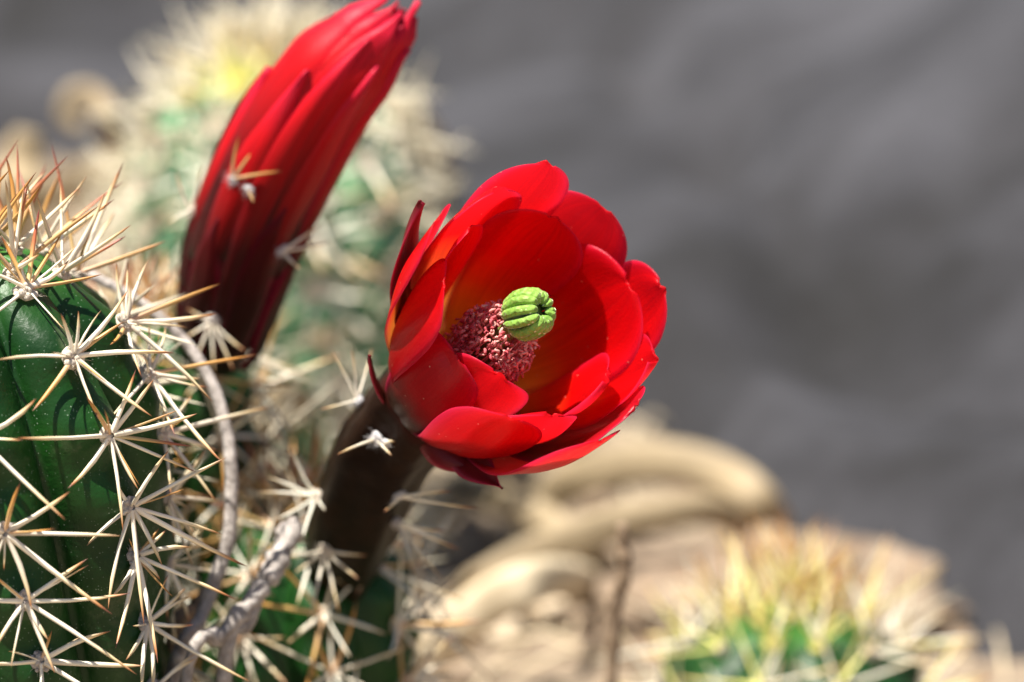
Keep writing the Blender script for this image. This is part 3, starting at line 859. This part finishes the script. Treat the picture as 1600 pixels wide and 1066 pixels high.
for az, t1, wd in ((150, 1.0, .85), (80, .99, .85), (10, .985, .8), (-60, .97, .85), (-130, .98, .85)):
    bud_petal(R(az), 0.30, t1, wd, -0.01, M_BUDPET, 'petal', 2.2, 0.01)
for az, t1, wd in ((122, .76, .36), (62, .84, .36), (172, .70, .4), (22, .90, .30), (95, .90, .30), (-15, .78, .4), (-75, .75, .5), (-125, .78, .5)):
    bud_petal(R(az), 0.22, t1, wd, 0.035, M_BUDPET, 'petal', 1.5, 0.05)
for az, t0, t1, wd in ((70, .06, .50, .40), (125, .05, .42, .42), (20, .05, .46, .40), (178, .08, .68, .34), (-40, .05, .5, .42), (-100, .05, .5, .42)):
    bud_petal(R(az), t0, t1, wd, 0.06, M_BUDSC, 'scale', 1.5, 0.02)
bl, br_ = bc, [r+0.08 for r in brad]
surf_areole(bud, 366, 280, bl, br_, [(374, 212, .3), (412, 216, .3), (440, 268, .4)], 0.11, 'white', 'amber', 0.026)
surf_areole(bud, 390, 296, bl, br_, [(396, 316, .2)], 0.10, 'white', 'amber', 0.02)
surf_areole(bud, 304, 330, bl, br_, [(275, 265, .2), (318, 255, .1), (345, 325, .4), (262, 350, .2)], 0.15, 'wool', 'straw', 0.024)
surf_areole(bud, 440, 390, bl, br_, [(505, 350, .1), (515, 378, .0), (470, 420, .2)], 0.12, 'white', 'straw', 0.024)
surf_areole(bud, 332, 500, bl, br_, [(300, 575, .2), (365, 580, .2), (290, 480, .2), (385, 550, .2), (335, 585, .2), (285, 530, .2)], 0.15, 'grey', 'straw', 0.022)

# ------------------------------------------------------------------ dead stems and dry litter
M_TWIG = simple('weathered_twig', (0.20, 0.17, 0.15), (0.60, 0.54, 0.49), 420, 0.9, 1.0, 0.001)
M_TWIGB = simple('brown_twig', (0.16, 0.11, 0.07), (0.34, 0.24, 0.15), 240, 0.85, 0.7)
M_DRY = simple('dry_blade', (0.24, 0.18, 0.10), (0.38, 0.29, 0.17), 80, 0.65, 0.3)
M_DRYP = simple('pale_dry_blade', (0.52, 0.42, 0.27), (0.70, 0.58, 0.40), 80, 0.65, 0.3)
def twig(name, ctrl, r0, r1, mat, label, cat, n=40, knob=0.0, group=None):
    pts = spline(ctrl, n)
    rads = [lerp(r0, r1, i/(n-1))*(1 + knob*noise.noise(Vector((i*0.7, r0*50, 0)))*2) for i in range(n)]
    pts = [p + Vector((noise.noise(p*1.3), noise.noise(p*1.3+Vector((9, 0, 0))), 0))*0.04 for p in pts]
    v_, f_ = sweep(pts, rads, 9, 0.06)
    return tag(put(name, v_, f_, mat), label, cat, group)
def to_ground(p, dx=0, dy=0): return Vector((p.x+dx, p.y+dy, -0.4))
p = P(300, 1075, 41.6)
twig('dead_stem', [P(140, 428, 42.6), P(215, 470, 42.4), P(290, 535, 42.2), P(335, 610, 42.1), P(357, 690, 42.0), P(362, 770, 41.9), P(352, 860, 41.9), P(318, 960, 41.8), P(265, 1075, 41.7), to_ground(P(230, 1150, 41.7), -0.3, 0.2)], 0.075, 0.12, M_TWIG, 'thin grey dead stem arching beside the sharp front cactus', 'dead stem')
pb = P(262, 1085, 41.0)
t2 = twig('twig', [P(462, 818, 42.6), P(447, 850, 42.3), P(425, 895, 42.0), P(402, 925, 41.8), P(350, 990, 41.4), P(290, 1062, 41.0), to_ground(P(225, 1150, 40.8), -.2, 0)], 0.17, 0.11, M_TWIG, 'forked knobby grey twig leaning under the flower tube', 'twig', knob=0.35)
v_, f_ = sweep(spline([P(404, 925, 41.85), P(385, 975, 41.7), P(350, 1050, 41.6), to_ground(P(320, 1120, 41.5))], 20), [0.12]*20, 8, 0.06)
o = put('branch', v_, f_, M_TWIG, None); Wo = W[o.name]; o.parent = t2; o.matrix_basis = W[t2.name].inverted() @ Wo
twig('twig', [P(345, 895, 43.0), P(310, 955, 42.6), P(270, 1030, 42.2), to_ground(P(240, 1100, 42.0))], 0.13, 0.17, M_TWIGB, 'short brown twig half hidden behind the spines of front cactus', 'twig', knob=0.2)
g0 = ground(962, 1010)
twig('twig', [Vector((P(952, 1200, 47.8).x, P(952, 1200, 47.8).y, -0.4)), P(958, 985, 47.5), P(974, 900, 47.2), P(972, 818, 47)], 0.15, 0.10, M_TWIGB, 'upright thin brown twig standing before the tan stone', 'twig', knob=0.2)

def blade(ctrl, wid, mat, label, group=None, n=30, vfold=0.15, name='dry_grass_blade', cat='dry grass', facing=None):
    pts = spline(ctrl, n); k0 = random.uniform(0, 9)
    def fn(u, v):
        x = u*(n-1); i = min(int(x), n-2); p = lerp(pts[i], pts[i+1], x-i)
        t = (pts[i+1]-pts[i]).normalized()
        f = facing or (CAM-p).normalized()
        s = t.cross(f).normalized(); N = s.cross(t)
        w_ = wid*(0.35 + 0.65*math.sin(math.pi*min(1, 0.12+u*0.8))**0.7)
        return p + s*v*w_ + N*(vfold*wid*(1-v*v)) + N*0.1*noise.noise(Vector((u*3+k0, v, 0)))
    g = grid_thick(fn, n, 5, 0.05)
    return tag(put(name, g[0], g[1], mat, None, attrs=g[2]), label, cat, group)
def gd(px, py): q = ground(px, py); q.z = -0.25; return q
GR = 'dry blades lying among the cacti'
blade([gd(770, 905), P(840, 800, 64.5), P(905, 745, 64), P(1010, 722, 63.5), P(1110, 735, 63), P(1190, 785, 62), gd(1235, 860)], 0.50, M_DRY, 'broad tan dry blade arching up below the open flower', GR)
blade([gd(690, 720), P(760, 775, 62), P(830, 800, 61), P(920, 860, 60), gd(1010, 935)], 0.34, M_DRY, 'tan dry blade crossing under the arched one', GR)
blade([gd(640, 960), P(760, 905, 59), P(870, 850, 59.5), P(1000, 810, 60), P(1120, 800, 60.5), gd(1215, 850)], 0.40, M_DRY, 'pale dry blade lying low before the arched one', GR)
blade([gd(610, 880), P(690, 790, 64), P(760, 740, 65), gd(850, 700)], 0.40, M_DRY, 'short tan dry blade leaning behind the flower tube', GR)
blade([gd(660, 1030), P(740, 960, 56), P(850, 905, 56), gd(960, 900)], 0.45, M_DRYP, 'bright pale dry leaf flat on the soil beside upright twig', GR)
blade([gd(20, 430), P(28, 330, 66), P(36, 250, 66), P(45, 205, 66)], 0.50, M_DRY, 'upright pale dry blade behind the crown of the front cactus', GR)
blade([gd(190, 330), P(175, 215, 70), P(150, 155, 70), P(118, 150, 70), P(105, 180, 70), P(128, 200, 70)], 0.28, M_DRY, 'dry blade curled into a loop beside the blurred tall cactus', GR)
blade([gd(40, 330), P(130, 285, 72), P(230, 300, 70), gd(330, 380)], 0.6, M_DRY, 'tan dry blade lying behind the front cactus crown', GR)
blade([gd(700, 300), P(660, 215, 66), P(600, 180, 65), P(560, 200, 64)], 0.5, M_DRYP, 'pale dry blade bent over the right side of tall cactus', GR)
blade([gd(370, 700), P(400, 660, 56), P(460, 640, 56), gd(520, 690)], 0.5, M_DRY, 'tan dry blade low between bud and flower', GR)

def stone(c, rx, ry, rz, mat, label, cat='stone', group=None, seed=0, rough=0.12, name='stone'):
    sv, sf = icosphere(4)
    vs2 = []
    for v in sv:
        n_ = noise.fractal(v*1.6+Vector((seed, 0, 0)), 0.9, 2.1, 5)
        m_ = 1+rough*n_*1.6
        vs2.append(c + Vector((v.x*rx*m_, v.y*ry*m_, v.z*rz*m_)))
    return tag(put(name, vs2, sf, mat, None, c), label, cat, group)
M_TAN = simple('tan_stone', (0.15, 0.105, 0.07), (0.33, 0.245, 0.165), 60, 0.9, 0.6, 0.002)
M_CREAM = simple('cream_stone', (0.56, 0.45, 0.31), (0.72, 0.60, 0.44), 60, 0.9, 0.6, 0.002)
M_GST = simple('grey_stone', (0.10, 0.10, 0.11), (0.22, 0.22, 0.24), 50, 0.9, 0.6, 0.002)
q = ground(1190, 985); q.y += 1.5
stone(Vector((q.x, q.y, -0.1)), 4.6, 3.0, 1.25, M_TAN, 'rounded tan stone behind the low cactus with amber spines', seed=3, rough=0.2)
q = ground(715, 955); stone(Vector((q.x, q.y, 0.0)), 1.5, 1.2, 0.6, M_CREAM, 'flat cream stone lying on soil left of upright twig', seed=9, rough=0.25)
q = ground(915, 925); stone(Vector((q.x, q.y, 0.0)), 1.2, 1.0, 0.7, M_CREAM, 'smaller cream stone right behind the upright twig', seed=14, rough=0.25)
q = ground(450, 690); stone(Vector((q.x, q.y, 0.1)), 2.2, 1.8, 1.0, M_TAN, 'small tan stone on soil between bud and flower', seed=21)

# gravel and straw on the soil
random.seed(5)
iv, if_ = icosphere(1)
vs_, fs = [], []
for i in range(900):
    x = random.uniform(-28, 14); y = random.uniform(46, 100)
    if foot_dist(x, y) > -0.5: continue
    r = random.uniform(0.12, 0.45); c = Vector((x, y, soil_z(x, y)+r*.25)); b = len(vs_)
    vs_ += [c + Vector((v.x*r*random.uniform(.8, 1.2), v.y*r*random.uniform(.8, 1.2), v.z*r*.65)) for v in iv]
    fs += [tuple(k+b for k in f) for f in if_]
tag(put('gravel', vs_, fs, M_TAN, None, Vector((0, 60, 0))), 'tan gravel scattered over the soil', 'gravel', kind='stuff')
vs_, fs = [], []
for i in range(420):
    x = random.uniform(-26, 10); y = random.uniform(44, 90)
    if foot_dist(x, y) > 1: continue
    a = random.uniform(0, 6.28); L = random.uniform(1.2, 4.5); z = soil_z(x, y) + 0.12
    p0 = Vector((x, y, z)); d = Vector((math.cos(a), math.sin(a), 0))
    v_, f_ = sweep([p0-d*L/2, p0+Vector((0, 0, random.uniform(.05, .5))), p0+d*L/2], [0.05, 0.06, 0.03], 5)
    b = len(vs_); vs_ += v_; fs += [tuple(k+b for k in f) for f in f_]
tag(put('straw_litter', vs_, fs, M_DRYP, None, Vector((0, 60, 0))), 'pale dry straw strewn over the soil', 'straw', kind='stuff')
